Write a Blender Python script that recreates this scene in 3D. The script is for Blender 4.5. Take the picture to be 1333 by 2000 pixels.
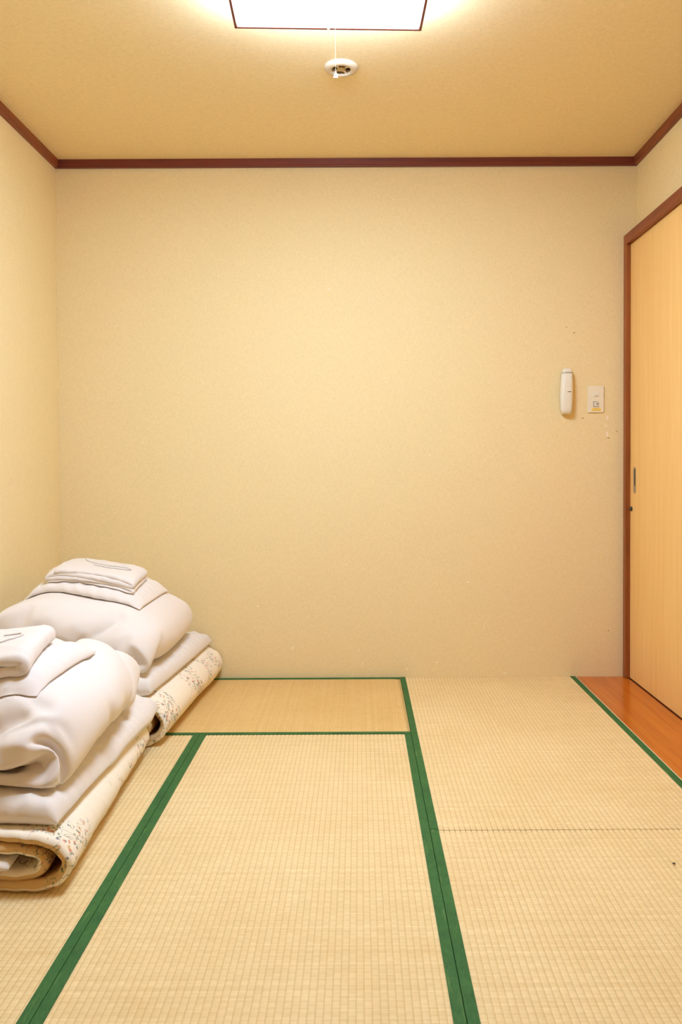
import bpy, bmesh, math, random
import numpy as np
from mathutils import Vector, Matrix
from mathutils.bvhtree import BVHTree

for o in list(bpy.data.objects):
    bpy.data.objects.remove(o)
SC = bpy.context.scene
COL = SC.collection
random.seed(3)

# ------------------------------------------------------------------ camera
CAM_Z = 0.97
PITCH = math.radians(1.25)
ROLL = -0.0050
cd = bpy.data.cameras.new('camera'); cam = bpy.data.objects.new('camera', cd); COL.objects.link(cam)
cd.sensor_fit = 'VERTICAL'; cd.sensor_height = 36.0; cd.lens = 28.8
cd.shift_x = -35.5 / 2000.0
cd.shift_y = -57.0 / 2000.0
cam.matrix_world = Matrix.Translation((0, 0, CAM_Z)) @ Matrix.Rotation(math.pi/2 - PITCH, 4, 'X') @ Matrix.Rotation(ROLL, 4, 'Z')
cd.clip_start = 0.02
SC.camera = cam
# ------------------------------------------------------------------ world, light, exposure
w = bpy.data.worlds.new('world'); SC.world = w; w.use_nodes = True
w.node_tree.nodes['Background'].inputs[0].default_value = (1.0, 0.93, 0.82, 1)
w.node_tree.nodes['Background'].inputs[1].default_value = 0.25
LAMP_PANEL = 42.0
LAMP_SIDE = 13.0
LAMP_COL = (0.80, 1.0, 1.29)
SC.view_settings.view_transform = 'Standard'; SC.view_settings.look = 'None'
SC.view_settings.gamma = 1.0; SC.view_settings.use_curve_mapping = False
SC.view_settings.exposure = 0.0
SC.cycles.max_bounces = 16; SC.cycles.diffuse_bounces = 9

# ------------------------------------------------------------------ helpers
def link(o, parent=None):
    COL.objects.link(o)
    if parent is not None: o.parent = parent
    return o

def tag(o, label=None, cat=None, group=None, kind=None):
    if label: o['label'] = label
    if cat: o['category'] = cat
    if group: o['group'] = group
    if kind: o['kind'] = kind
    return o

def empty(name, loc=(0, 0, 0), rz=0.0, **k):
    o = bpy.data.objects.new(name, None); link(o); o.location = loc; o.rotation_euler = (0, 0, rz)
    o.empty_display_size = 0.1
    return tag(o, **k)

def mesh_obj(name, verts, faces, mat, parent=None, smooth=False, mats=None, fmat=None):
    me = bpy.data.meshes.new(name)
    me.from_pydata([tuple(v) for v in verts], [], [tuple(f) for f in faces]); me.update()
    for m in (mats or [mat]): me.materials.append(m)
    if fmat is not None: me.polygons.foreach_set('material_index', fmat)
    if smooth: me.polygons.foreach_set('use_smooth', [True]*len(me.polygons))
    return link(bpy.data.objects.new(name, me), parent)

def bm_obj(name, bm, mat, parent=None, smooth=False):
    bmesh.ops.recalc_face_normals(bm, faces=bm.faces)
    me = bpy.data.meshes.new(name); bm.to_mesh(me); bm.free()
    me.materials.append(mat)
    if smooth: me.polygons.foreach_set('use_smooth', [True]*len(me.polygons))
    return link(bpy.data.objects.new(name, me), parent)

def add_box(bm, lo, hi, bev=0.0, seg=2):
    r = bmesh.ops.create_cube(bm, size=1.0)
    c = [(a+b)/2 for a, b in zip(lo, hi)]; s = [b-a for a, b in zip(lo, hi)]
    for v in r['verts']: v.co = Vector((v.co.x*s[0]+c[0], v.co.y*s[1]+c[1], v.co.z*s[2]+c[2]))
    if bev > 0:
        es = list({e for v in r['verts'] for e in v.link_edges})
        bmesh.ops.bevel(bm, geom=es, offset=bev, segments=seg, affect='EDGES', profile=0.5)

def box(name, lo, hi, mat, parent=None, bev=0.0, seg=2):
    bm = bmesh.new(); add_box(bm, lo, hi, bev, seg); return bm_obj(name, bm, mat, parent, smooth=False)

def lathe(bm, prof, n=40, closed=False, center=(0, 0, 0)):
    cx, cy, cz = center; rings = []
    for r, z in prof:
        rings.append([bm.verts.new((cx+r*math.cos(2*math.pi*i/n), cy+r*math.sin(2*math.pi*i/n), cz+z)) for i in range(n)])
    for a, b in zip(rings[:-1], rings[1:]):
        for i in range(n): bm.faces.new((a[i], a[(i+1) % n], b[(i+1) % n], b[i]))
    if closed:
        for i in range(n): bm.faces.new((rings[-1][i], rings[-1][(i+1) % n], rings[0][(i+1) % n], rings[0][i]))
    else:
        bm.faces.new(rings[0]); bm.faces.new(rings[-1])

def tube(bm, pts, r, n=8):
    rings = []
    for i, p in enumerate(pts):
        p = Vector(p); a = Vector(pts[max(i-1, 0)]); b = Vector(pts[min(i+1, len(pts)-1)])
        d = (b-a).normalized(); u = d.cross(Vector((0.3, 1, 0.2))).normalized(); v = d.cross(u)
        rings.append([bm.verts.new(p + (u*math.cos(2*math.pi*k/n)+v*math.sin(2*math.pi*k/n))*r) for k in range(n)])
    for a, b in zip(rings[:-1], rings[1:]):
        for k in range(n): bm.faces.new((a[k], a[(k+1) % n], b[(k+1) % n], b[k]))
    bm.faces.new(rings[0]); bm.faces.new(rings[-1])

# ------------------------------------------------------------------ materials
def s2l(c):
    return tuple((x/255/12.92 if x/255 <= 0.04045 else ((x/255+0.055)/1.055)**2.4) for x in c)

class NT:
    def __init__(s, name):
        s.m = bpy.data.materials.new(name); s.m.use_nodes = True
        s.t = s.m.node_tree; s.b = s.t.nodes['Principled BSDF']
    def n(s, typ, **props):
        x = s.t.nodes.new(typ)
        for k, v in props.items(): setattr(x, k, v)
        return x
    def l(s, a, b): s.t.links.new(a, b)
    def val(s, sock, v):
        if hasattr(v, 'links'): s.l(v, sock)
        else: sock.default_value = v
    def math(s, op, a, b=0.0, c=None):
        x = s.n('ShaderNodeMath', operation=op); s.val(x.inputs[0], a); s.val(x.inputs[1], b)
        if c is not None: s.val(x.inputs[2], c)
        return x.outputs[0]
    def coords(s, scale=(1, 1, 1), kind='Object', loc=(0, 0, 0), rot=(0, 0, 0)):
        tc = s.n('ShaderNodeTexCoord'); mp = s.n('ShaderNodeMapping')
        s.l(tc.outputs[kind], mp.inputs[0]); mp.inputs['Scale'].default_value = scale
        mp.inputs['Location'].default_value = loc; mp.inputs['Rotation'].default_value = rot
        return mp.outputs[0]
    def noise(s, vec, scale=1.0, detail=3.0, rough=0.5, dist=0.0):
        x = s.n('ShaderNodeTexNoise'); s.l(vec, x.inputs['Vector']); x.inputs['Scale'].default_value = scale
        x.inputs['Detail'].default_value = detail; x.inputs['Roughness'].default_value = rough; x.inputs['Distortion'].default_value = dist
        return x.outputs['Fac']
    def ramp(s, fac, stops):
        x = s.n('ShaderNodeValToRGB'); s.val(x.inputs[0], fac)
        e = x.color_ramp.elements
        e[0].position, e[0].color = stops[0][0], (*stops[0][1], 1)
        e[1].position, e[1].color = stops[-1][0], (*stops[-1][1], 1)
        for p, c in stops[1:-1]:
            q = e.new(p); q.color = (*c, 1)
        return x.outputs[0]
    def mix(s, fac, a, b, mode='MIX'):
        x = s.n('ShaderNodeMix', data_type='RGBA', blend_type=mode)
        s.val(x.inputs[0], fac)
        for sock, v in ((x.inputs[6], a), (x.inputs[7], b)):
            if hasattr(v, 'links'): s.l(v, sock)
            else: sock.default_value = (*v, 1)
        return x.outputs[2]
    def bump(s, h, strength=0.3, dist=0.001):
        x = s.n('ShaderNodeBump'); s.l(h, x.inputs['Height']); x.inputs['Strength'].default_value = strength
        x.inputs['Distance'].default_value = dist; s.l(x.outputs[0], s.b.inputs['Normal'])
    def out(s, col=None, rough=0.6, spec=0.3):
        if col is not None:
            if hasattr(col, 'links'): s.l(col, s.b.inputs['Base Color'])
            else: s.b.inputs['Base Color'].default_value = (*col, 1)
        s.val(s.b.inputs['Roughness'], rough); s.b.inputs['Specular IOR Level'].default_value = spec
        return s.m

def mat_plain(name, col, rough=0.5, spec=0.4, metal=0.0, emit=0.0):
    k = NT(name); v = k.coords((1, 1, 1)); f = k.noise(v, 60, 2)
    c = k.mix(f, tuple(x*0.96 for x in col), tuple(min(1, x*1.03) for x in col))
    k.b.inputs['Metallic'].default_value = metal
    return k.out(c, rough, spec)

def mat_wall(name, col, seed=0.0):
    k = NT(name)
    fine = k.noise(k.coords((1, 1, 1), loc=(seed, 0, 0)), 210, 3, 0.65)
    thread = k.noise(k.coords((60, 60, 420), loc=(seed, 0, 0)), 1.0, 2)
    vert = k.noise(k.coords((300, 300, 45), loc=(seed, 0, 2)), 1.0, 2)
    big = k.noise(k.coords((1, 1, 1), loc=(seed, 3, 0)), 2.2, 4)
    f = k.math('ADD', k.math('MULTIPLY', fine, 0.5), k.math('MULTIPLY', k.math('ADD', thread, vert), 0.25))
    a = tuple(x*y for x, y in zip(col, (0.86, 0.84, 0.78))); b = tuple(min(1, x*y) for x, y in zip(col, (1.08, 1.09, 1.14)))
    c = k.ramp(f, [(0.3, a), (0.7, b)])
    c = k.mix(k.math('MULTIPLY', big, 0.16), c, tuple(x*y for x, y in zip(col, (0.9, 0.84, 0.7))))
    k.bump(f, 0.35, 0.0012)
    return k.out(c, 0.75, 0.22)

def mat_wood(name, c1, c2, axis='X', rough=0.35, spec=0.45, scale=1.0):
    k = NT(name)
    sc = {'X': (1.5, 38, 38), 'Y': (38, 1.5, 38), 'Z': (38, 38, 1.5)}[axis]
    v = k.coords(tuple(x*scale for x in sc))
    g = k.noise(v, 1.0, 5, 0.62, 0.4)
    g2 = k.noise(k.coords(tuple(x*scale*4 for x in sc)), 1.0, 3, 0.6)
    f = k.math('ADD', k.math('MULTIPLY', g, 0.7), k.math('MULTIPLY', g2, 0.3))
    c = k.ramp(f, [(0.34, c1), (0.66, c2)])
    k.bump(f, 0.12, 0.0008)
    return k.out(c, rough, spec)

def mat_tatami(name, a, b, groove=(0.84, 0.77, 0.64)):
    # local x crosses the ribs (rib pitch RIB), local y runs along them; reeds run along local x
    k = NT(name)
    tc = k.n('ShaderNodeTexCoord'); sp = k.n('ShaderNodeSeparateXYZ'); k.l(tc.outputs['Object'], sp.inputs[0])
    rib = k.math('FLOOR', k.math('DIVIDE', sp.outputs[0], RIB))
    wn = k.n('ShaderNodeTexWhiteNoise', noise_dimensions='1D'); k.l(rib, wn.inputs['W'])
    yy = k.math('ADD', k.math('DIVIDE', sp.outputs[1], 0.021), k.math('MULTIPLY', k.math('MODULO', rib, 2.0), 0.5))
    cell = k.math('FLOOR', yy)
    cmb = k.n('ShaderNodeCombineXYZ'); k.l(rib, cmb.inputs[0]); k.l(cell, cmb.inputs[1])
    wn2 = k.n('ShaderNodeTexWhiteNoise', noise_dimensions='2D'); k.l(cmb.outputs[0], wn2.inputs['Vector'])
    frac = k.math('FRACT', yy)
    seam = k.math('LESS_THAN', k.math('ABSOLUTE', k.math('SUBTRACT', frac, 0.5)), 0.42)
    reed = k.noise(k.coords((14, 620, 1)), 1.0, 2, 0.6)
    row = k.noise(k.coords((0.6, 70, 1)), 1.0, 3, 0.6)
    big = k.noise(k.coords((1, 1, 1)), 3.0, 4)
    f = k.math('ADD', k.math('ADD', k.math('MULTIPLY', reed, 0.34), k.math('MULTIPLY', row, 0.34)),
               k.math('ADD', k.math('MULTIPLY', wn2.outputs['Value'], 0.05), k.math('MULTIPLY', big, 0.22)))
    c = k.ramp(f, [(0.28, a), (0.52, tuple((x+y)/2 for x, y in zip(a, b))), (0.72, b)])
    fx = k.math('ABSOLUTE', k.math('SUBTRACT', k.math('FRACT', k.math('DIVIDE', sp.outputs[0], RIB)), 0.5))
    warp = k.ramp(fx, [(0.36, (1, 1, 1)), (0.5, groove)])
    c = k.mix(1.0, c, warp, 'MULTIPLY')
    c = k.mix(k.math('SUBTRACT', 0.14, k.math('MULTIPLY', seam, 0.14)), c, tuple(x*0.62 for x in a))
    h = k.math('ADD', k.math('MULTIPLY', reed, 0.5), k.math('MULTIPLY', seam, 0.5))
    k.bump(h, 0.5, 0.0009)
    return k.out(c, 0.48, 0.35)

def mat_green(name):
    k = NT(name)
    th = k.noise(k.coords((900, 60, 900)), 1.0, 2); big = k.noise(k.coords((1, 1, 1)), 14, 4, 0.65)
    wr = k.noise(k.coords((60, 7, 60)), 1.0, 4, 0.7)
    c = k.ramp(k.math('ADD', k.math('MULTIPLY', big, 0.5), k.math('MULTIPLY', th, 0.5)), [(0.3, s2l((40, 84, 44))), (0.72, s2l((68, 118, 60)))])
    c = k.mix(k.math('MULTIPLY', k.ramp(wr, [(0.6, (0, 0, 0)), (0.72, (1, 1, 1))]), 0.42), c, s2l((120, 150, 80)))
    k.bump(th, 0.4, 0.0006)
    return k.out(c, 0.7, 0.25)

def mat_cloth(name, col, weave=900.0):
    k = NT(name)
    f = k.noise(k.coords((weave, weave, weave)), 1.0, 1); b = k.noise(k.coords(), 9, 3)
    g = k.noise(k.coords((1, 1, 1)), 55, 3, 0.6)
    c = k.mix(b, tuple(x*0.975 for x in col), col)
    k.bump(k.math('ADD', k.math('MULTIPLY', f, 0.25), g), 0.16, 0.0014)
    k.b.inputs['Sheen Weight'].default_value = 0.12
    return k.out(c, 0.85, 0.12)

def mat_floral(name, base):
    k = NT(name)
    warp = k.coords((1, 1, 1))
    clus = k.noise(k.coords((1, 1, 1), loc=(4.3, 1.1, 0.4)), 6.5, 1, 0.5)
    mask = k.ramp(clus, [(0.53, (0, 0, 0)), (0.58, (1, 1, 1))])
    wob = k.n('ShaderNodeTexNoise'); k.l(k.coords((1, 1, 1)), wob.inputs['Vector']); wob.inputs['Scale'].default_value = 60
    out = k.mix(0.0, base, base)
    for i, (sc, th, cc) in enumerate(((62, 0.33, (206, 112, 84)), (70, 0.30, (84, 98, 120)), (56, 0.26, (206, 160, 80)), (78, 0.32, (88, 116, 84)))):
        v = k.n('ShaderNodeTexVoronoi')
        c0 = k.coords((1, 1, 1), loc=(i*3.1, i*1.7, i), rot=(0.5*i, 0.8*i, 0.4))
        mx = k.n('ShaderNodeVectorMath', operation='MULTIPLY_ADD'); k.l(wob.outputs['Color'], mx.inputs[0]); mx.inputs[1].default_value = (0.018,)*3; k.l(c0, mx.inputs[2])
        k.l(mx.outputs[0], v.inputs['Vector']); v.inputs['Scale'].default_value = sc
        sp = k.n('ShaderNodeSeparateColor'); k.l(v.outputs['Color'], sp.inputs[0])
        dot = k.math('MULTIPLY', k.math('LESS_THAN', v.outputs['Distance'], th), k.math('GREATER_THAN', sp.outputs[0], 0.66))
        out = k.mix(k.math('MULTIPLY', k.math('MULTIPLY', dot, mask), 0.7), out, s2l(cc))
    stem = k.noise(k.coords((1, 1, 1), loc=(9, 2, 1)), 22, 2, 0.5, 1.2)
    st = k.math('MULTIPLY', k.math('LESS_THAN', k.math('ABSOLUTE', k.math('SUBTRACT', stem, 0.5)), 0.011), mask)
    out = k.mix(k.math('MULTIPLY', st, 0.7), out, s2l((84, 100, 84)))
    sp2 = k.noise(k.coords(), 300, 2); k.bump(sp2, 0.2, 0.001)
    return k.out(out, 0.85, 0.12)

RIB = 0.0145
WALLC = (0.840, 0.705, 0.405)
M_wall = mat_wall('wallpaper', WALLC)
M_ceil = mat_wall('ceiling_paper', (0.870, 0.735, 0.455), 5.0)
M_trimX = mat_wood('shaded_trim_wood_x', s2l((96, 38, 28)), s2l((122, 54, 38)), 'X', 0.4)  # back run: its shade is mixed into this darker wood tone
M_trimY = mat_wood('trim_wood_y', s2l((112, 50, 26)), s2l((146, 70, 36)), 'Y', 0.4)
M_trimZ = mat_wood('trim_wood_z', s2l((122, 60, 24)), s2l((164, 92, 38)), 'Z', 0.4)
M_door = mat_wood('door_veneer', s2l((235, 190, 118)), s2l((241, 202, 135)), 'Z', 0.42, 0.35)
M_board = mat_wood('varnished_board', s2l((180, 92, 20)), s2l((206, 116, 30)), 'Y', 0.2, 0.6, 0.6)
M_tat = mat_tatami('tatami_weave', s2l((212, 182, 124)), s2l((248, 230, 186)))
M_tat_gold = mat_tatami('golden_tatami_weave', s2l((204, 166, 100)), s2l((236, 206, 146)), (0.93, 0.90, 0.84))
M_core = mat_plain('tatami_core', s2l((190, 160, 105)), 0.8, 0.2)
M_green = mat_green('green_border_cloth')
M_white = mat_cloth('white_cotton', (0.82, 0.765, 0.73))
M_towel = mat_cloth('white_terry', (0.79, 0.74, 0.71), 380)
M_pad = mat_cloth('white_pad_cotton', (0.78, 0.73, 0.69), 600)
M_floral = mat_floral('floral_cotton', (0.88, 0.80, 0.66))
M_gold = mat_floral('gold_lining', (0.66, 0.46, 0.22))
M_plastic = mat_plain('cream_plastic', (0.80, 0.77, 0.66), 0.35, 0.5)
M_plate = mat_plain('cream_plate', (0.82, 0.76, 0.60), 0.4, 0.5)
M_dark = mat_plain('dark_metal', (0.05, 0.035, 0.02), 0.4, 0.5)
M_steel = mat_plain('brushed_steel', (0.45, 0.40, 0.32), 0.35, 0.5, 0.8)
M_slot = mat_plain('grey_print', (0.16, 0.10, 0.09), 0.6, 0.3)
M_yellow = mat_plain('yellow_print', (0.72, 0.45, 0.02), 0.5, 0.3)
M_chip = mat_plain('pale_plaster', (0.92, 0.80, 0.62), 0.85, 0.1)
M_smudge = mat_plain('brown_smudge', (0.42, 0.27, 0.10), 0.85, 0.1)
M_frame = mat_plain('lamp_frame_wood', s2l((120, 48, 34)), 0.4, 0.4)
M_brass = mat_plain('brass_ring', (0.5, 0.36, 0.16), 0.35, 0.5, 0.6)
M_ring = mat_plain('aged_cream_plastic', (0.66, 0.56, 0.42), 0.5, 0.3)
M_white_pl = mat_plain('white_plastic', (0.86, 0.83, 0.78), 0.4, 0.4)

def mat_emit(name, col, strength):
    k = NT(name); k.t.nodes.remove(k.b)
    e = k.n('ShaderNodeEmission'); e.inputs[0].default_value = (*col, 1); e.inputs[1].default_value = strength
    k.l(e.outputs[0], k.t.nodes['Material Output'].inputs[0]); return k.m
M_lamp = mat_emit('lamp_diffuser', LAMP_COL, LAMP_PANEL)
M_lamp_side = mat_emit('lamp_side', LAMP_COL, LAMP_SIDE)

# ------------------------------------------------------------------ room shell
XL, XR, YB, YF, H = -1.362, 1.258, 3.72, -1.0, 2.345
def struct(o, label=None): return tag(o, label, kind='structure')

floor = struct(box('floor', (XL-0.1, YF-0.1, -0.15), (XR+0.1, YB+0.1, -0.055), M_core))
entry = box('floorboard', (XL, YF, -0.055), (XR-0.03, 0.625, -0.004), M_board, floor, 0.002)
board = box('floorboard', (0.9875, 0.63, -0.055), (1.2155, YB, -0.001), M_board, floor, 0.0015)
rail = box('door_track', (1.217, 0.63, -0.055), (XR, YB, -0.004), M_trimY, floor, 0.001)
lip = box('mat_edging', (0.9835, 0.63, -0.055), (0.9860, YB, 0.000), M_chip, floor)
struct(box('ceiling', (XL-0.1, YF-0.1, H), (XR+0.1, YB+0.1, H+0.1), M_ceil))
wall_back = struct(box('wall_back', (XL-0.1, YB, -0.055), (XR+0.1, YB+0.1, H), M_wall))
wall_left = struct(box('wall_left', (XL-0.1, YF, -0.055), (XL, YB, H), M_wall))
struct(box('wall_right', (XR, YF, -0.055), (XR+0.1, YB, H), M_wall))
struct(box('wall_front', (XL-0.1, YF-0.1, -0.055), (XR+0.1, YF, H), M_trimZ))  # unseen behind the camera; dark wood chosen to cut bounce onto the bedding

def profile_trim(name, p, q, inward, mat):
    # small moulding: square fillet on the wall with a shallow step, run from p to q
    prof = [(0, 0), (0.020, 0), (0.020, -0.026), (0.016, -0.029), (0.016, -0.0355), (0, -0.0355)]
    p = Vector(p); q = Vector(q); n = Vector(inward)
    vs = [p + n*a + Vector((0, 0, b)) for a, b in prof] + [q + n*a + Vector((0, 0, b)) for a, b in prof]
    k = len(prof)
    fs = [(i, (i+1) % k, k+(i+1) % k, k+i) for i in range(k)] + [tuple(range(k-1, -1, -1)), tuple(range(k, 2*k))]
    bm = bmesh.new(); bv = [bm.verts.new(v) for v in vs]
    for f in fs: bm.faces.new([bv[i] for i in f])
    return struct(bm_obj(name, bm, mat))
profile_trim('trim_1', (XL, YB, H), (XR, YB, H), (0, -1, 0), M_trimX)
profile_trim('trim_2', (XL, YF, H), (XL, YB-0.0205, H), (1, 0, 0), M_trimY)
profile_trim('trim_3', (XR, YF, H), (XR, YB-0.0205, H), (-1, 0, 0), M_trimY)
# thin caulk line in both back corners
for nm, x0, x1 in (('trim_4', XL, XL+0.003), ('trim_5', XR-0.003, XR)):
    struct(box(nm, (x0, YB-0.003, 0.0 if nm == 'trim_4' else 2.0), (x1, YB, H-0.036), M_wall))

# sliding door on the right
door = empty('door_1', (1.24, 2.9, 0)); door['kind'] = 'structure'
def dpart(nm, lo, hi, m, bev=0.0, par=None):
    d = (1.24, 2.9, 0)
    return box(nm, [a-b for a, b in zip(lo, d)], [a-b for a, b in zip(hi, d)], m, par or door, bev)
dp = dpart('door_panel', (1.2200, 2.84, 0.003), (1.250, 3.683, 1.950), M_door, 0.001)
dpart('door_panel', (1.2350, 2.02, 0.003), (1.2565, 2.86, 1.950), M_door, 0.001)
dpart('door_jamb', (1.2000, 3.684, 0.0), (XR, YB, 1.996), M_trimZ, 0.0012)
dpart('door_jamb', (1.2000, 1.98, 0.0), (XR, 2.02, 1.996), M_trimZ, 0.0012)
dpart('door_head', (1.2000, 2.0205, 1.951), (XR, 3.6835, 1.996), M_trimY, 0.0012)
# finger pull: an elongated steel dish let into the panel face
def dish(name, y, z0, z1, wdt, par):
    bm = bmesh.new(); n = 12
    zc = (z0+z1)/2; hh = (z1-z0)/2 - wdt/2
    def ring(s, x):
        out = []
        for i in range(2*n):
            a = 2*math.pi*i/(2*n); cy = math.cos(a)*wdt/2*s; cz = math.sin(a)*wdt/2*s + (hh if math.sin(a) >= 0 else -hh)
            out.append(bm.verts.new((x-1.24, y+cy-2.9, zc+cz)))
        return out
    rs = [ring(1.0, 1.2201), ring(1.0, 1.2180), ring(0.78, 1.2177), ring(0.70, 1.2193)]
    for a, b in zip(rs[:-1], rs[1:]):
        for i in range(2*n): bm.faces.new((a[i], a[(i+1) % (2*n)], b[(i+1) % (2*n)], b[i]))
    bm.faces.new(rs[-1])
    return bm_obj(name, bm, M_steel, par)
fp = dish('finger_pull', 3.622, 0.838, 0.955, 0.030, dp)
dpart('pull_recess', (1.2183, 3.615, 0.872), (1.2200, 3.629, 0.945), M_dark, 0.0006, dp)
bm = bmesh.new(); lathe(bm, [(0.0105, 0), (0.0105, 0.003), (0.008, 0.005), (0.006, 0.011), (0.001, 0.011)], 20)
bmesh.ops.rotate(bm, verts=bm.verts, cent=(0, 0, 0), matrix=Matrix.Rotation(-math.pi/2, 3, 'Y'))
bmesh.ops.translate(bm, verts=bm.verts, vec=(1.2201-1.24, 3.662-2.9, 0.768)); bm_obj('lock_knob', bm, M_dark, dp)

# ------------------------------------------------------------------ wall wear
def blot(pts, mat, name):
    # small irregular flake on the back wall, (x, z, half width, half height, lean)
    for x, z, rw, rh, lean in pts:
        n = 9; vs = []; fs = []
        for lay, yy, sc in ((0, YB+0.0005, 1.0), (1, YB-0.0008, 0.8)):
            for i in range(n):
                a = 2*math.pi*i/n; r = sc*random.uniform(0.7, 1.15)
                dx = math.cos(a)*rw*r; dz = math.sin(a)*rh*r
                vs.append((x+dx+dz*lean, yy, z+dz))
        fs = [(i, (i+1) % n, n+(i+1) % n, n+i) for i in range(n)] + [tuple(range(n, 2*n))]
        mesh_obj(name, vs, fs, mat, wall_back)
def P(px, py, Y=YB): return ((px-702)*Y/1600, CAM_Z-(py-908)*Y/1600)
chips = [(645, 566, 3, 2, .3), (1187, 819, 2.6, 5, 0), (1184, 834, 2.5, 2.5, 0), (1187, 851, 2.6, 6, 0), (1141, 849, 2, 2, 0), (570, 1266, 2.2, 4.5, .4),
         (502, 1184, 3.4, 1.6, .2), (707, 1296, 2, 2, 0), (794, 1309, 4, 1.4, 0), (840, 889, 2, 2, 0), (676, 1103, 3, 1.4, .3),
         (914, 1139, 3, 2, .6), (430, 540, 1.6, 1.6, 0), (700, 1271, 1.6, 2.4, 0), (853, 1296, 3, 2, .4), (985, 1318, 4, 1.6, 0)]
blot([(*P(a, b), c*.00235, d*.00235, e) for a, b, c, d, e in chips], M_chip, 'plaster_chip')
smud = [(1122, 653, 2.2, 1.5, .2), (1107, 642, 1.5, 1.1, 0), (1139, 819, 2.2, 1.5, .6), (1205, 845, 1.6, 1.2, .3), (1189, 858, 3.2, 1.2, -.4), (1190, 1235, 1.2, 1.4, 0)]
blot([(*P(a, b), c*.00235, d*.00235, e) for a, b, c, d, e in smud], M_smudge, 'wall_smudge')
bm = bmesh.new(); tube(bm, [(P(x, y)[0], YB, P(x, y)[1]) for x, y in ((951, 1214), (947, 1220), (945, 1227), (944, 1234))], 0.0016, 6)
bm_obj('wall_scratch', bm, M_chip, wall_back)

# ------------------------------------------------------------------ tatami mats
def tatami(cx, cy, wdt, length, rot, label, z=0.0, seed=0, face=None, ribh=0.0012):
    t = empty('tatami_mat', (cx, cy, z), rot, label=label, cat='tatami mat', group='tatami mats covering the floor')
    hw, hl, b = wdt/2-0.0006, length/2-0.0006, 0.0228
    box('mat_core', (-hw+0.0005, -hl+0.0005, -0.055-z), (hw-0.0005, hl-0.0005, -0.0025), M_core, t)
    # ribbed woven face, real rounded ribs across local x
    xs = []; x0 = -hw+b; x1 = hw-b
    i0 = math.floor(x0/RIB); i1 = math.ceil(x1/RIB)
    for i in range(i0, i1+1):
        for f in (0.0, 0.12, 0.3, 0.5, 0.7, 0.88):
            x = (i+f)*RIB
            if x0 < x < x1: xs.append((x, ribh*abs(math.sin(math.pi*f))**0.5))
    xs = [(x0, 0.0)] + xs + [(x1, 0.0)]
    ny = 40; rs = np.random.RandomState(seed+5); vs = []; fs = []
    for j in range(ny+1):
        y = -hl + 2*hl*j/ny
        e = 0.0016 if j in (0, ny) else 0.0
        for x, h in xs: vs.append((x, y, -0.0016+h-e+rs.uniform(-1, 1)*0.00008))
    m = len(xs)
    for j in range(ny):
        for i in range(m-1): fs.append((j*m+i, j*m+i+1, (j+1)*m+i+1, (j+1)*m+i))
    base = len(vs)
    mesh_obj('woven_face', vs, fs, face or M_tat, t, smooth=True)
    for s in (-1, 1):
        lo, hi = (-hw, -hw+b) if s < 0 else (hw-b, hw)
        bm = bmesh.new(); add_box(bm, (lo, -hl, -0.02), (hi, hl, 0.0008), 0.0008, 2)
        bm_obj('border_strip', bm, M_green, t)
    return t
XS, XM = 0.183, -0.580
YS = 2.936; YR = 2.156
L1 = 1.545; L2 = 1.60
tatami((XL+XM)/2, (YS+YS-L2)/2, XM-XL, L2, 0, 'tatami mat with green border running under the nearer futon pile along the left wall', 0.0, 1)
tatami((XM+XS)/2, (YS+YS-L2)/2, XS-XM, L2, 0, 'middle tatami mat, its pale ribs running toward the back wall between two green borders', 0.0, 2)
tatami((XL+XS)/2, (YS+YB)/2, YB-YS, XS-XL, math.pi/2, 'crosswise tatami mat along the back wall, its green borders parallel to that wall', -0.0004, 3, M_tat_gold, 0.0004)
tatami((XS+0.983)/2, (YR+YB)/2, 0.983-XS, YB-YR, 0, 'right-hand tatami mat at the back, touching the back wall beside the brown floorboard', 0.0008, 4)
tatami((XS+0.983)/2, (YR+YR-L1)/2, 0.983-XS, L1, 0, 'right-hand tatami mat nearest the viewer, beyond a thin cross seam', 0.0004, 5)
tatami((XL+XS)/2, (YS-L2+0.63)/2, YS-L2-0.63, XS-XL, math.pi/2, 'crosswise tatami mat just below the frame at the entrance', 0.0, 6)
# little dark speck on the near right mat
bm = bmesh.new(); bmesh.ops.create_icosphere(bm, subdivisions=2, radius=0.0032); 
for v in bm.verts: v.co.z *= 0.5; v.co.x *= 1.3
o = bm_obj('crumb', bm, M_dark, None, True); o.location = (0.757, 1.96+0.0, 0.0035); tag(o, 'tiny dark crumb lying on the near right tatami mat', 'crumb')

# ------------------------------------------------------------------ ceiling lamp
LZ = 2.262
lamp = empty('ceiling_lamp', (-0.075, 2.185, H), math.radians(2.0), label='square white ceiling lamp with a thin brown wooden frame, glowing', cat='lamp')
hs = 0.272; zb = LZ-H
box('mounting_plate', (-0.20, -0.20, -0.012), (0.20, 0.20, 0.0), M_white_pl, lamp, 0.002)
box('diffuser', (-hs+.006, -hs+.006, zb+0.004), (hs-.006, hs-.006, -0.014), M_lamp, lamp, 0.003)
side = lamp
for nm, lo, hi in (('frame_rail', (-hs-.005, -hs-.005, zb), (hs+.005, -hs+.003, zb+.009)), ('frame_rail', (-hs-.005, hs-.003, zb), (hs+.005, hs+.005, zb+.009)),
                   ('frame_rail', (-hs-.005, -hs+.0035, zb), (-hs+.003, hs-.0035, zb+.009)), ('frame_rail', (hs-.003, -hs+.0035, zb), (hs+.005, hs-.0035, zb+.009))):
    box(nm, lo, hi, M_frame, lamp, 0.001)
box('frame_latch', (-.003, hs-.004, zb-.003), (.003, hs+.003, zb), M_ring, lamp, 0.001)
bm = bmesh.new(); tube(bm, [(0.018, 0.0, zb+0.003), (0.018, 0.0, -0.20), (0.0185, 0.0, -0.337)], 0.00028, 6)
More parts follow.
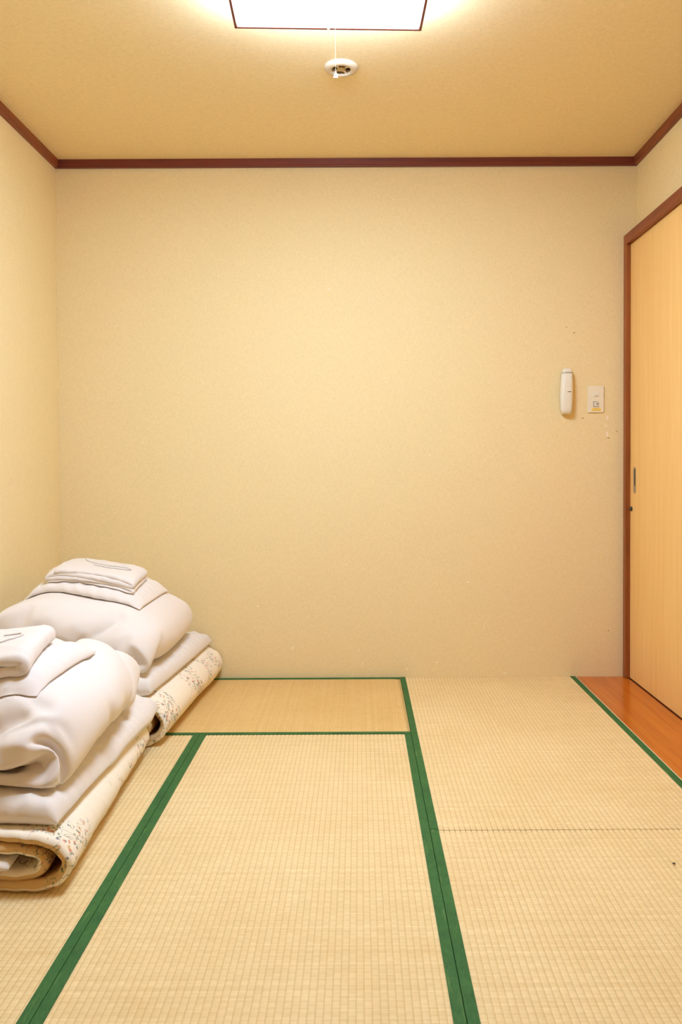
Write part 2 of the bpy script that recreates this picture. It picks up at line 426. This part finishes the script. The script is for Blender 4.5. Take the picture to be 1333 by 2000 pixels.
cord = bm_obj('pull_cord', bm, mat_plain('beige_cord', (0.55, 0.44, 0.27), 0.7, 0.1), lamp)
bm = bmesh.new()  # hollow triangular pull
tri = [(0, 0.0), (0.0065, -0.018), (-0.0065, -0.018)]; tin = [(0, -0.0075), (0.0026, -0.0145), (-0.0026, -0.0145)]
vo = [[bm.verts.new((0.0185+x, y, -0.335+z)) for x, z in L] for L in (tri, tin) for y in (-0.0015, 0.0015)]
of, ob, nf, nb = vo
for i in range(3):
    j = (i+1) % 3
    bm.faces.new((of[i], of[j], nf[j], nf[i])); bm.faces.new((ob[i], ob[j], nb[j], nb[i]))
    bm.faces.new((of[i], of[j], ob[j], ob[i])); bm.faces.new((nf[i], nf[j], nb[j], nb[i]))
bm_obj('cord_pull', bm, M_white_pl, cord)

# ------------------------------------------------------------------ ceiling detector
dx, dy = (671-702)*2.86/1600, 2.86
det = empty('heat_detector', (dx, dy, H), 0, label='round white detector set in the ceiling beyond the lamp', cat='detector')
bm = bmesh.new()
lathe(bm, [(0.034, 0.0), (0.058, 0.0), (0.059, -0.004), (0.055, -0.010), (0.046, -0.014), (0.036, -0.014), (0.032, -0.010)], 48, closed=True)
bm_obj('flange_ring', bm, M_ring, det, True)
bm = bmesh.new(); lathe(bm, [(0.0335, -0.001), (0.0335, -0.004), (0.001, -0.004)], 32); bm_obj('inner_plate', bm, M_brass, det)
bm = bmesh.new(); lathe(bm, [(0.015, -0.004), (0.015, -0.009), (0.012, -0.011), (0.001, -0.0115)], 32)
bm_obj('sensor_cap', bm, M_brass, det, True)
for k_ in range(8):
    a = 2*math.pi*k_/8+0.2; bm = bmesh.new()
    add_box(bm, (0.016, -0.0022, -0.010), (0.033, 0.0022, -0.004), 0.0006)
    bmesh.ops.rotate(bm, verts=bm.verts, cent=(0, 0, 0), matrix=Matrix.Rotation(a, 3, 'Z'))
    bm_obj('guard_rib', bm, M_white_pl if k_ % 2 else M_dark, det)

# ------------------------------------------------------------------ intercom handset
px, pz = P(1106, 767)
ph = empty('intercom_handset', (px, YB, pz), 0, label='slim cream intercom handset hung upright on the back wall', cat='telephone')
def slab(prof, ydep, name, mat, par, bev=0.004):
    # rounded body: rows of (z, half width, x centre, depth out of the wall)
    bm = bmesh.new(); rings = []; n = 20
    for z, hwid, xc, d in prof:
        r = []
        for i in range(n+1):
            a = math.pi*i/n
            cx_, sx_ = math.cos(a), math.sin(a)
            r.append(bm.verts.new((xc+hwid*math.copysign(abs(cx_)**0.55, cx_), -ydep-d*abs(sx_)**0.55, z)))
        rings.append(r)
    for a, b in zip(rings[:-1], rings[1:]):
        for i in range(n): bm.faces.new((a[i], a[i+1], b[i+1], b[i]))
        bm.faces.new((a[0], a[n], b[n], b[0]))
    bm.faces.new(rings[0]); bm.faces.new(rings[-1])
    return bm_obj(name, bm, mat, par, True)
slab([(-0.088, 0.016, 0.004, 0.012), (-0.085, 0.021, 0.004, 0.016), (-0.03, 0.024, 0.006, 0.018), (0.03, 0.024, 0.008, 0.018), (0.072, 0.021, 0.008, 0.016), (0.076, 0.015, 0.007, 0.010)], 0.0, 'wall_cradle', M_plastic, ph)
slab([(-0.104, 0.012, -0.002, 0.010), (-0.1025, 0.019, -0.002, 0.022), (-0.096, 0.0235, -0.003, 0.030), (-0.08, 0.0265, -0.004, 0.034), (-0.02, 0.0285, -0.004, 0.036), (0.04, 0.0268, -0.002, 0.033), (0.078, 0.0240, 0.0, 0.029), (0.0795, 0.0225, 0.0, 0.026)], 0.012, 'handset', M_plastic, ph)
slab([(0.0795, 0.0215, 0.0, 0.0225), (0.0815, 0.0215, 0.0, 0.0225)], 0.014, 'dark_joint', M_slot, ph)
slab([(0.0815, 0.0228, 0.0, 0.026), (0.090, 0.0222, 0.0, 0.025), (0.098, 0.018, 0.0, 0.020), (0.102, 0.011, 0.0, 0.012)], 0.012, 'top_cap', M_plastic, ph)
box('maker_mark', (-0.003, -0.0497, -0.0055), (0.0115, -0.0470, -0.0030), M_slot, ph)

# ------------------------------------------------------------------ light switch
px, pz = P(1164, 782.5)
sw = empty('light_switch', (px, YB, pz), 0, label='cream rectangular switch plate on the back wall beside the handset', cat='switch')
box('cover_plate', (-0.0365, -0.007, -0.060), (0.0365, 0.0, 0.060), M_plate, sw, 0.0025, 3)
rk = box('rocker', (-0.012, -0.0095, 0.012), (0.012, -0.007, 0.036), M_plastic, sw, 0.0012)
box('indicator', (-0.004, -0.0101, 0.0145), (0.004, -0.0095, 0.0175), M_smudge, rk)
rk2 = box('rocker', (-0.014, -0.0095, -0.036), (0.014, -0.007, -0.008), M_plastic, sw, 0.0012)
def mk(nm, x0, z0, x1, z1, m): return box(nm, (x0, -0.0101, z0), (x1, -0.0095, z1), m, rk2)
mk('printed_mark', -0.013, -0.033, -0.011, -0.010, M_slot); mk('printed_mark', -0.011, -0.012, 0.006, -0.010, M_slot)
mk('printed_mark', -0.011, -0.033, 0.012, -0.0312, M_slot); mk('printed_mark', 0.000, -0.0225, 0.007, -0.0195, M_slot)
mk('printed_mark', 0.007, -0.0265, 0.0095, -0.0155, M_slot)
st = box('yellow_sticker', (-0.021, -0.0078, -0.0525), (0.023, -0.007, -0.039), mat_plain('pale_sticker', (0.88, 0.70, 0.26), 0.5), sw)
box('print_line', (-0.015, -0.0082, -0.0435), (0.015, -0.0078, -0.0408), M_yellow, st)
box('print_line', (-0.019, -0.0082, -0.0505), (0.021, -0.0078, -0.0475), M_yellow, st)

# ------------------------------------------------------------------ bedding
def perlin(x, y, seed=0):
    rs = np.random.RandomState(seed); p = rs.permutation(256); p = np.concatenate([p, p, p])
    ang = rs.uniform(0, 2*np.pi, 256)
    xi = np.floor(x).astype(int); yi = np.floor(y).astype(int); xf = x-xi; yf = y-yi
    u = xf**3*(xf*(xf*6-15)+10); v = yf**3*(yf*(yf*6-15)+10)
    def g(ix, iy, fx, fy):
        h = ang[p[p[ix & 255]+(iy & 255)] & 255]; return np.cos(h)*fx+np.sin(h)*fy
    a = g(xi, yi, xf, yf); b = g(xi+1, yi, xf-1, yf); c = g(xi, yi+1, xf, yf-1); d = g(xi+1, yi+1, xf-1, yf-1)
    return ((a*(1-u)+b*u)*(1-v)+(c*(1-u)+d*u)*v)*1.5
def fbm(x, y, seed=0, o=3):
    s = 0; a = 1.0
    for i in range(o): s = s+a*perlin(x*2**i, y*2**i, seed+i); a *= 0.5
    return s
def ridged(x, y, seed=0, p=3):
    return (1-np.abs(np.clip(perlin(x, y, seed)*1.6, -1, 1)))**p

def resample(pts, n, sub=24):
    pts = np.array(pts, float); q = np.vstack([2*pts[0]-pts[1], pts, 2*pts[-1]-pts[-2]]); out = []
    for i in range(1, len(q)-2):
        # centripetal-ish Catmull-Rom
        for t in np.linspace(0, 1, sub, endpoint=False):
            a, b, c, d = q[i-1], q[i], q[i+1], q[i+2]
            out.append(0.5*((2*b)+(-a+c)*t+(2*a-5*b+4*c-d)*t*t+(-a+3*b-3*c+d)*t**3))
    out.append(q[-2]); out = np.array(out)
    s = np.concatenate([[0], np.cumsum(np.linalg.norm(np.diff(out, axis=0), axis=1))])
    t = np.linspace(0, s[-1], n)
    return np.stack([np.interp(t, s, out[:, 0]), np.interp(t, s, out[:, 1])], 1), s[-1]

class Support:
    def __init__(s, objs, z0=0.0, blur=3, fill=0.05):
        vs = []; fs = []
        for o in objs:
            b = len(vs); mw = o.matrix_world
            vs += [mw @ v.co for v in o.data.vertices]; fs += [tuple(b+i for i in p.vertices) for p in o.data.polygons]
        tree = BVHTree.FromPolygons(vs, fs); s.x0, s.y0, s.st = XL-0.05, 1.5, 0.02
        nx, ny = 56, 116; g = np.full((nx, ny), np.nan)
        for i in range(nx):
            for j in range(ny):
                h = tree.ray_cast(Vector((s.x0+i*s.st, s.y0+j*s.st, 3)), Vector((0, 0, -1)))
                if h[0] is not None: g[i, j] = h[0].z
        md = np.nanmedian(g); g[g < md-fill] = np.nan
        for _ in range(200):
            bad = np.isnan(g)
            if not bad.any(): break
            pad = np.pad(g, 1, constant_values=np.nan)
            st = np.stack([pad[1+a:1+a+nx, 1+b:1+b+ny] for a in (-1, 0, 1) for b in (-1, 0, 1)])
            with np.errstate(all='ignore'):
                cnt = (~np.isnan(st)).sum(0); m = np.nansum(st, 0)/np.maximum(cnt, 1)
            g[bad & (cnt > 0)] = m[bad & (cnt > 0)]
        for _ in range(blur):
            pad = np.pad(g, 1, mode='edge'); g = sum(pad[1+a:1+a+nx, 1+b:1+b+ny] for a in (-1, 0, 1) for b in (-1, 0, 1))/9
        s.g = g
    def __call__(s, x, y):
        nx, ny = s.g.shape
        u = np.clip((x-s.x0)/s.st, 0, nx-1.001); v = np.clip((y-s.y0)/s.st, 0, ny-1.001)
        i = u.astype(int); j = v.astype(int); a = u-i; b = v-j; g = s.g
        return (g[i, j]*(1-a)+g[i+1, j]*a)*(1-b)+(g[i, j+1]*(1-a)+g[i+1, j+1]*a)*b

def quilt(name, pathF, pathB, T, y0, y1, nu, nv, parent, mats, R=0.05, Ru=None, seed=0, low=0.006, puck=0.005, pw=0.04,
          drag=0.004, dragdir=0.5, dragfreq=15, dragfall=None, support=None, edge=0.01, warp=None, pl=0.05, minz=None, Tb=None):
    """Padded cloth whose layers follow a path in the x-z plane and which runs from y0 to y1. Two skins meet in a seam."""
    A, LA = resample(pathF, nu); B, LB = resample(pathB, nu); L = (LA+LB)/2; W = y1-y0
    u = np.linspace(0, 1, nu)[:, None]*np.ones((1, nv)); 
    vv = (1-np.cos(np.linspace(0, 1, nv)*np.pi))/2*0.35+np.linspace(0, 1, nv)*0.65
    v = vv[None, :]*np.ones((nu, 1))
    X = A[:, 0][:, None]*(1-v)+B[:, 0][:, None]*v; Z = A[:, 1][:, None]*(1-v)+B[:, 1][:, None]*v
    dX = np.gradient(X, axis=0); dZ = np.gradient(Z, axis=0); ln = np.hypot(dX, dZ)+1e-9
    NX, NZ = -dZ/ln, dX/ln
    us = u*L; vs_ = v*W
    Y = y0+vs_ + edge*perlin(us*5, v*0+seed*1.3, seed+40)*(1-v) + edge*perlin(us*5, v*0+seed*2.3, seed+41)*v
    dv = np.minimum(vs_, W-vs_); du = np.minimum(us, L-us); Ru = Ru or R
    ev = np.sqrt(np.clip(1-(1-np.clip(dv/R, 0, 1))**2, 0, 1)); eu = np.sqrt(np.clip(1-(1-np.clip(du/Ru, 0, 1))**2, 0, 1))
    E = ev*eu
    ca, sa = math.cos(dragdir), math.sin(dragdir)
    p = us*ca+vs_*sa; q = -us*sa+vs_*ca
    def disp(sd):
        w = low*fbm(us*3.2, vs_*3.2, sd, 3)
        w = w + drag*(ridged(p*3.2+.6*perlin(us*4, vs_*4, sd+5), q*dragfreq, sd+7, 3)-0.35)*(1 if dragfall is None else (0.25+0.75*np.exp(-vs_/dragfall)))
        ph = us/pl*2*np.pi + 3.0*perlin(us*9, vs_*4, sd+9)
        w = w + puck*np.sin(ph)*np.exp(-dv/pw)*(0.35+0.65*np.abs(perlin(us*6, vs_*0, sd+11)*2))
        ph2 = vs_/pl*2*np.pi + 3.0*perlin(vs_*9, us*4, sd+19)
        w = w + puck*0.7*np.sin(ph2)*np.exp(-du/pw)
        return w
    seam = 0.0025
    off1 = T*E*(1+0.0*u)+disp(seed)*np.minimum(E*1.4, 1)*np.clip(E, 0.0, 1)+seam
    off2 = (Tb or T)*E+disp(seed+50)*np.minimum(E*1.4, 1)*np.clip(E, 0, 1)*0.8+seam
    off1 = np.maximum(off1, seam); off2 = np.maximum(off2, seam)
    sw_ = 0.6*puck*np.sin(us/pl*2*np.pi+2*perlin(us*7, v*2, seed+3))*np.exp(-dv/0.03)   # the seam itself waves
    def fin(x, y, z):
        if warp: x, y, z = warp(x, y, z, u, v)
        if support is not None: z = z+support(x, y)
        if minz is not None: z = np.maximum(z, minz)
        return np.stack([x, y, z], -1)
    S1 = fin(X+NX*(off1+sw_), Y, Z+NZ*(off1+sw_)); S2 = fin(X-NX*(off2-sw_), Y, Z-NZ*(off2-sw_))
    n = nu*nv; verts = np.vstack([S1.reshape(-1, 3), S2.reshape(-1, 3)])
    idx = np.arange(n).reshape(nu, nv); faces = []; fm = []
    a, b, c, d = idx[:-1, :-1].ravel(), idx[1:, :-1].ravel(), idx[1:, 1:].ravel(), idx[:-1, 1:].ravel()
    f1 = np.stack([a, b, c, d], 1); f2 = np.stack([d, c, b, a], 1)+n
    faces += f1.tolist(); fm += [0]*len(f1); faces += f2.tolist(); fm += [1]*len(f2)
    def stitch(i, flip):
        for a_, b_ in zip(i[:-1], i[1:]):
            faces.append([a_, b_, b_+n, a_+n] if not flip else [b_, a_, a_+n, b_+n]); fm.append(1)
    stitch(idx[:, 0].tolist(), True); stitch(idx[:, -1].tolist(), False); stitch(idx[0, :].tolist(), False); stitch(idx[-1, :].tolist(), True)
    mats = mats if isinstance(mats, (list, tuple)) else [mats, mats]
    return mesh_obj(name, verts.tolist(), faces, None, parent, smooth=True, mats=list(mats), fmat=fm)

def plan_round(y0, y1, xr, rad, left=None):
    """pull the right-hand corners in so the fold is rounded in plan"""
    def f(x, y, z, u, v):
        d = np.minimum(y-y0, y1-y); t = np.clip(1-d/rad, 0, 1)
        k = np.clip((x-(xr-0.28))/0.28, 0, 1)
        return x-k*t*t*rad*0.55, y, z
    return f

def floral(y0, y1, xr, label, seed, hz=0.127):
    t = 0.0105
    def pth(xr):
        return [(-1.31, hz), (-1.05, hz+.002), (xr-.13, hz), (xr-.05, hz-.010), (xr-.013, hz*.68), (xr-.010, hz*.42), (xr-.040, 0.026), (xr-.10, .0155), (-1.0, .0150),
                (-1.29, .015), (-1.325, .026), (-1.29, .040), (-1.0, .040), (xr-.19, .036), (xr-.110, .036), (xr-.068, .052), (xr-.066, .080), (xr-.110, .098), (xr-.20, .101), (-1.15, .101)]
    return quilt('floral_futon', pth(xr[0]), pth(xr[1]), t, y0, y1, 520, 110, None, [M_floral, M_gold], R=0.016, seed=seed, low=0.0026, puck=0.0016,
                 pw=0.03, drag=0.0012, edge=0.018, minz=0.0035, pl=0.045)

def rest_on(up, lows, gap=0.0016):
    # lift every point of the upper cloth that would sink into what it lies on
    vs = []; fs = []
    for o in lows:
        b = len(vs); vs += [v.co.copy() for v in o.data.vertices]; fs += [tuple(b+i for i in p.vertices) for p in o.data.polygons]
    tree = BVHTree.FromPolygons(vs, fs); me = up.data
    xy = np.array([v.co for v in me.vertices]); floor_z = np.full(len(xy), -1.0)
    for i, (x, y, z) in enumerate(xy):
        for dx_, dy_ in ((0, 0), (.004, 0), (-.004, 0), (0, .004), (0, -.004)):
            h = tree.ray_cast(Vector((x+dx_, y+dy_, 3)), Vector((0, 0, -1)))
            if h[0] is not None: floor_z[i] = max(floor_z[i], h[0].z+gap)
    ed = np.array([e.vertices[:] for e in me.edges]); deg = np.bincount(ed.ravel(), minlength=len(xy))
    z = np.maximum(xy[:, 2], floor_z); near = (xy[:, 2] < floor_z+0.012).astype(float)
    for it in range(8):
        sm = np.bincount(ed[:, 0], z[ed[:, 1]], len(z))+np.bincount(ed[:, 1], z[ed[:, 0]], len(z))
        z = np.maximum(z*(1-.5*near)+.5*near*sm/deg, floor_z)
    xy[:, 2] = z; me.vertices.foreach_set('co', xy.ravel())
    me.update()
def inflate(o, nu, nv, colliders, pressure, frames=20, slack=0.10, seam=0.07, quality=4):
    # let the folded cover fill out as real cloth: air pressure stands for the filling, the seam line is gathered
    bm = bmesh.new(); bm.from_mesh(o.data); bmesh.ops.recalc_face_normals(bm, faces=bm.faces); bm.to_mesh(o.data); bm.free()
    vg = o.vertex_groups.new(name='seam'); idx = np.arange(nu*nv).reshape(nu, nv)
    rim = np.concatenate([idx[:, 0], idx[:, -1], idx[0], idx[-1]]); rim2 = np.concatenate([idx[:, 1], idx[:, -2]])
    n = nu*nv
    vg.add([int(i) for i in np.concatenate([rim, rim+n])], 1.0, 'REPLACE')
    for k_ in colliders:
        k_.modifiers.new('hit', 'COLLISION'); k_.collision.thickness_outer = 0.003; k_.collision.thickness_inner = 0.05; k_.collision.cloth_friction = 20
    c = o.modifiers.new('cloth', 'CLOTH'); t = c.settings
    t.quality = quality; t.mass = 0.12; t.tension_stiffness = 20; t.compression_stiffness = 15; t.shear_stiffness = 5; t.bending_stiffness = 0.25
    t.tension_damping = 15; t.compression_damping = 15; t.air_damping = 3
    t.use_pressure = True; t.uniform_pressure_force = pressure; t.shrink_min = -slack; t.shrink_max = seam
    cs = c.collision_settings; cs.use_self_collision = True; cs.self_distance_min = 0.004; cs.distance_min = 0.003; cs.collision_quality = 2
    SC.frame_start = 1; SC.frame_end = frames+1; c.point_cache.frame_end = frames+1
    for f in range(1, frames+1): SC.frame_set(f)
    me = bpy.data.meshes.new_from_object(o.evaluated_get(bpy.context.evaluated_depsgraph_get()))
    o.modifiers.clear(); o.data = me
    sb = o.modifiers.new('sub', 'SUBSURF'); sb.levels = 1
    me = bpy.data.meshes.new_from_object(o.evaluated_get(bpy.context.evaluated_depsgraph_get()))
    o.modifiers.clear(); o.data = me; o.vertex_groups.clear()
    me.polygons.foreach_set('use_smooth', [True]*len(me.polygons))
    for k_ in colliders: k_.modifiers.clear()
    SC.frame_set(1)
def settle(root, label, cat, group):
    return tag(root, label, cat, group)

D1_PRESS, D2_PRESS = 9.5, 17.0
def load(a, b, y0, y1):
    # slab that stands for the weight of pillow and towel while the duvet settles; removed again afterwards
    n = 8; vs = []; fs = []
    for i in range(n+1):
        for j in range(n+1):
            t = i/n; e = 0.035*max(0, (t-.8)/.2)**2+0.03*max(0, (abs(2*j/n-1)-.7)/.3)**2
            vs.append((a[0]+(b[0]-a[0])*t, y0+(y1-y0)*j/n, a[1]+(b[1]-a[1])*t+e))
    m_ = len(vs); vs += [(x, y, z+.06) for x, y, z in vs]
    q = lambda i, j: i*(n+1)+j
    for i in range(n):
        for j in range(n):
            fs.append((q(i, j), q(i, j+1), q(i+1, j+1), q(i+1, j))); fs.append(tuple(m_+k_ for k_ in (q(i, j), q(i+1, j), q(i+1, j+1), q(i, j+1))))
    for i in range(n):
        for p_, s_ in ((q(i, 0), q(i+1, 0)), (q(i+1, n), q(i, n)), (q(0, i+1), q(0, i)), (q(n, i), q(n, i+1))): fs.append((p_, s_, s_+m_, p_+m_))
    return mesh_obj('settling_load', vs, fs, M_pad)
def fwd(y0, amt=.035):
    def f(x, y, z, u, v):
        up = np.clip((u-.5)/.15, 0, 1); return x, y-amt*up*np.exp(-(y-y0)/.15), z
    return f
# nearer pile -------------------------------------------------------
f1 = floral(1.840, 2.735, (-0.662, -0.712), '', 11)
tag(f1, 'cream floral-print futon rolled at the bottom of the nearer bedding pile', 'futon', 'floral futons under the bedding piles')
tng = quilt('rolled_sheet', [(-1.2, .0695), (-1.0, .0695), (-.792, .068)], [(-1.2, .0695), (-1.0, .0695), (-.84, .068)], 0.0085, 1.815, 2.45, 60, 50, None, M_pad, R=0.02, seed=4, low=.001, puck=.0005, drag=.0005)
tag(tng, 'white sheet end poking out of the rolled floral futon of the nearer pile', 'sheet')
sup = Support([f1])
m1 = quilt('pad', [(-1.33, .036), (-1.0, .036), (-.85, .036), (-.70, .030)], [(-1.33, .036), (-1.0, .036), (-.85, .036), (-.690, .034)], 0.031, 1.862, 2.79, 110, 120, None, M_pad,
           R=0.035, Ru=0.045, seed=21, low=.006, puck=.004, drag=.003, support=sup, edge=.02, warp=None)
rest_on(m1, [f1])
m1.name = 'futon_pad'; tag(m1, 'flat white futon pad in the nearer pile, between floral futon and duvet', 'futon', 'white futon pads')
sup = Support([m1])
d1p = [(-1.30, .040), (-1.1, .040), (-.90, .040), (-.80, .042), (-.755, .052), (-.740, .078), (-.755, .106), (-.80, .120), (-.88, .120), (-1.0, .116), (-1.1, .114), (-1.30, .116)]
d1 = quilt('duvet', [(x_+.016*(x_ > -.95), z_+.014*(z_ < .06)+.010*(z_ > .06)) for x_, z_ in d1p], [(x_+.016*(x_ > -.95), z_+.014*(z_ < .06)+.010*(z_ > .06)) for x_, z_ in d1p], 0.032, 1.885, 2.72, 70, 52, None, M_white, R=0.03, seed=31, low=.003, puck=.002, pw=.04, drag=.002, dragdir=0.9, support=sup, edge=.012, warp=fwd(1.885))
w1 = load((-1.34, .420), (-.80, .408), 1.90, 2.42); inflate(d1, 70, 52, [m1, w1], D1_PRESS); bpy.data.objects.remove(w1)
rest_on(d1, [m1])
tag(d1, 'puffy white duvet folded double on the nearer pile, its round fold toward the room', 'duvet', 'folded white duvets')
sup = Support([d1], fill=.09, blur=8)
p1 = quilt('pillow', [(-1.24, .016), (-1.0, .018), (-.80, .012)], [(-1.24, .016), (-1.0, .018), (-.768, .016)], 0.043, 2.015, 2.37, 100, 90, None, M_white, R=.10, seed=41, low=.004, puck=.005,
           drag=.004, support=sup, edge=.012, Tb=.024)
rest_on(p1, [d1])
tag(p1, 'flat white pillow on the nearer pile, under a thick folded towel', 'pillow', 'white pillows on the duvets')
sup = Support([p1], fill=.03)
def towel_path(xl, xr, t, n, step):
    pts = []; z = t; right = True; x = xl
    pts.append((xl, z))
    for i in range(n):
        ins = i*step*0
        if right:
            pts += [((xl+xr)/2, z), (xr-.02-ins, z), (xr-ins, z+t*1.02), (xr-.02-ins, z+2.05*t)]
        else:
            pts += [((xl+xr)/2, z), (xl+.02, z), (xl, z+t*1.02), (xl+.02, z+2.05*t)]
        z += 2.05*t; right = not right
    pts.append((xl if right is False else xr-.03, z)) if False else pts.append(((xl+xr)/2, z)); pts.append((xl+.03 if not right else xr-.03, z))
    return pts
def turn(cx, cy, a):
    def f(x, y, z, u, v):
        X = x-cx; Y = y-cy
        return cx+X*math.cos(a)-Y*math.sin(a), cy+X*math.sin(a)+Y*math.cos(a), z
    return f
tp = towel_path(-1.16, -.855, .0140, 1, 0)
t1 = quilt('towel', tp, tp, 0.0135, 2.04, 2.29, 200, 60, None, M_towel, R=.012, seed=51, low=.0035, puck=.0015, drag=.002, support=sup, edge=.012, warp=turn(-.95, 2.12, .10))
rest_on(t1, [p1])
t1.name = 'folded_towel'; tag(t1, 'thick folded white towel on the nearer pile, cut by the left edge of the photo', 'towel', 'folded white towels on the pillows')

# farther pile ------------------------------------------------------
f2 = floral(2.80, 3.700, (-0.675, -0.628), '', 12, 0.142)
tag(f2, 'cream floral-print futon rolled at the bottom of the pile against the back wall', 'futon', 'floral futons under the bedding piles')
sup = Support([f2])
m2 = quilt('pad', [(-1.33, .040), (-1.0, .040), (-.85, .040), (-.735, .030)], [(-1.33, .036), (-1.0, .036), (-.85, .036), (-.672, .036)], 0.034, 2.86, 3.695, 110, 120, None, M_pad,
           R=0.035, Ru=0.045, seed=22, low=.006, puck=.005, drag=.003, support=sup, edge=.02)
rest_on(m2, [f2])
m2.name = 'futon_pad'; tag(m2, 'flat white futon pad under the duvet of the pile against the back wall', 'futon', 'white futon pads')
sup = Support([m2])
d2p = [(x_-.008*(x_ > -1.2)-.010*(x_ < -1.2), z_+.012*(z_ < .06)+.010*(x_ > -.9)*(z_ > .06)) for x_, z_ in [(-1.04, .122), (-1.15, .124), (-1.24, .124), (-1.295, .108), (-1.305, .082), (-1.285, .056), (-1.22, .042), (-1.1, .040), (-.95, .040), (-.85, .042), (-.800, .052), (-.782, .080), (-.80, .110), (-.86, .128), (-.93, .142), (-1.02, .172), (-1.12, .205), (-1.284, .222)]]
d2q = [(a_+.012, b_) for a_, b_ in d2p]
d2 = quilt('duvet', d2p, d2q, 0.032, 2.880, 3.63, 88, 50, None, M_white, R=0.03, seed=33, low=.003, puck=.002, pw=.04, drag=.002, dragdir=0.9, support=sup, edge=.012, warp=fwd(2.88, .03))
w2 = load((-1.35, .560), (-.84, .455), 2.78, 3.50); inflate(d2, 88, 50, [m2, w2, wall_left, wall_back], D2_PRESS); bpy.data.objects.remove(w2)
rest_on(d2, [m2])
tag(d2, 'puffy white duvet folded double on the pile against the back wall', 'duvet', 'folded white duvets')
sup = Support([d2], fill=.14, blur=5)
p2 = quilt('pillow', [(-1.26, .016), (-1.0, .018), (-.81, .012)], [(-1.26, .016), (-1.0, .018), (-.80, .012)], 0.032, 3.01, 3.43, 100, 90, None, M_white, R=.10, seed=43, low=.004, puck=.005,
           drag=.004, support=sup, edge=.012, Tb=.024)
rest_on(p2, [d2])
tag(p2, 'flat white pillow on the farther pile, under a thin folded towel', 'pillow', 'white pillows on the duvets')
sup = Support([p2], fill=.06)
tp = towel_path(-1.17, -.855, .0062, 3, 0)
t2 = quilt('folded_towel', tp, tp, 0.0060, 3.04, 3.30, 260, 60, None, M_towel, R=.010, seed=53, low=.003, puck=.0015, drag=.002, support=sup, edge=.012, warp=turn(-.95, 3.15, .06))
rest_on(t2, [p2])
tag(t2, 'thin folded white towel on top of the farther pile near the back wall', 'towel', 'folded white towels on the pillows')

# sewn tie ribbons lying on top of the two towels
def tie(towel, pts, wid=0.007):
    sp = Support([towel], fill=.02, blur=0)
    tree_v = [v.co.copy() for v in towel.data.vertices]; tree = BVHTree.FromPolygons(tree_v, [tuple(p.vertices) for p in towel.data.polygons])
    P2, L = resample(pts, 60); d = np.gradient(P2, axis=0); d /= np.linalg.norm(d, axis=1)[:, None]; vs = []; fs = []
    for (x, y), (a, b) in zip(P2, d):
        zz = []
        for s_ in (-1, 0, 1):
            h = tree.ray_cast(Vector((x-b*wid/2*s_, y+a*wid/2*s_, 3)), Vector((0, 0, -1))); zz.append(h[0].z if h[0] is not None else 0)
        z = max(zz)+.0008
        for s_, up in ((-1, 0), (-.7, .0035), (.7, .0035), (1, 0)): vs.append((x-b*wid/2*s_, y+a*wid/2*s_, z+up))
    n = len(P2)
    for i in range(n-1):
        for k_ in range(4): fs.append((4*i+k_, 4*i+(k_+1) % 4, 4*i+4+(k_+1) % 4, 4*i+4+k_))
    fs += [(0, 1, 2, 3), (4*n-1, 4*n-2, 4*n-3, 4*n-4)]
    mesh_obj('tie_ribbon', vs, fs, M_towel, towel, smooth=True)
tie(t2, [(-1.09, 3.26), (-1.06, 3.21), (-.98, 3.20), (-.92, 3.21), (-.895, 3.19), (-.91, 3.165), (-.97, 3.16), (-1.03, 3.17)])
tie(t1, [(-1.06, 2.10), (-1.00, 2.11), (-.94, 2.13), (-.905, 2.17), (-.915, 2.20), (-.96, 2.20)])
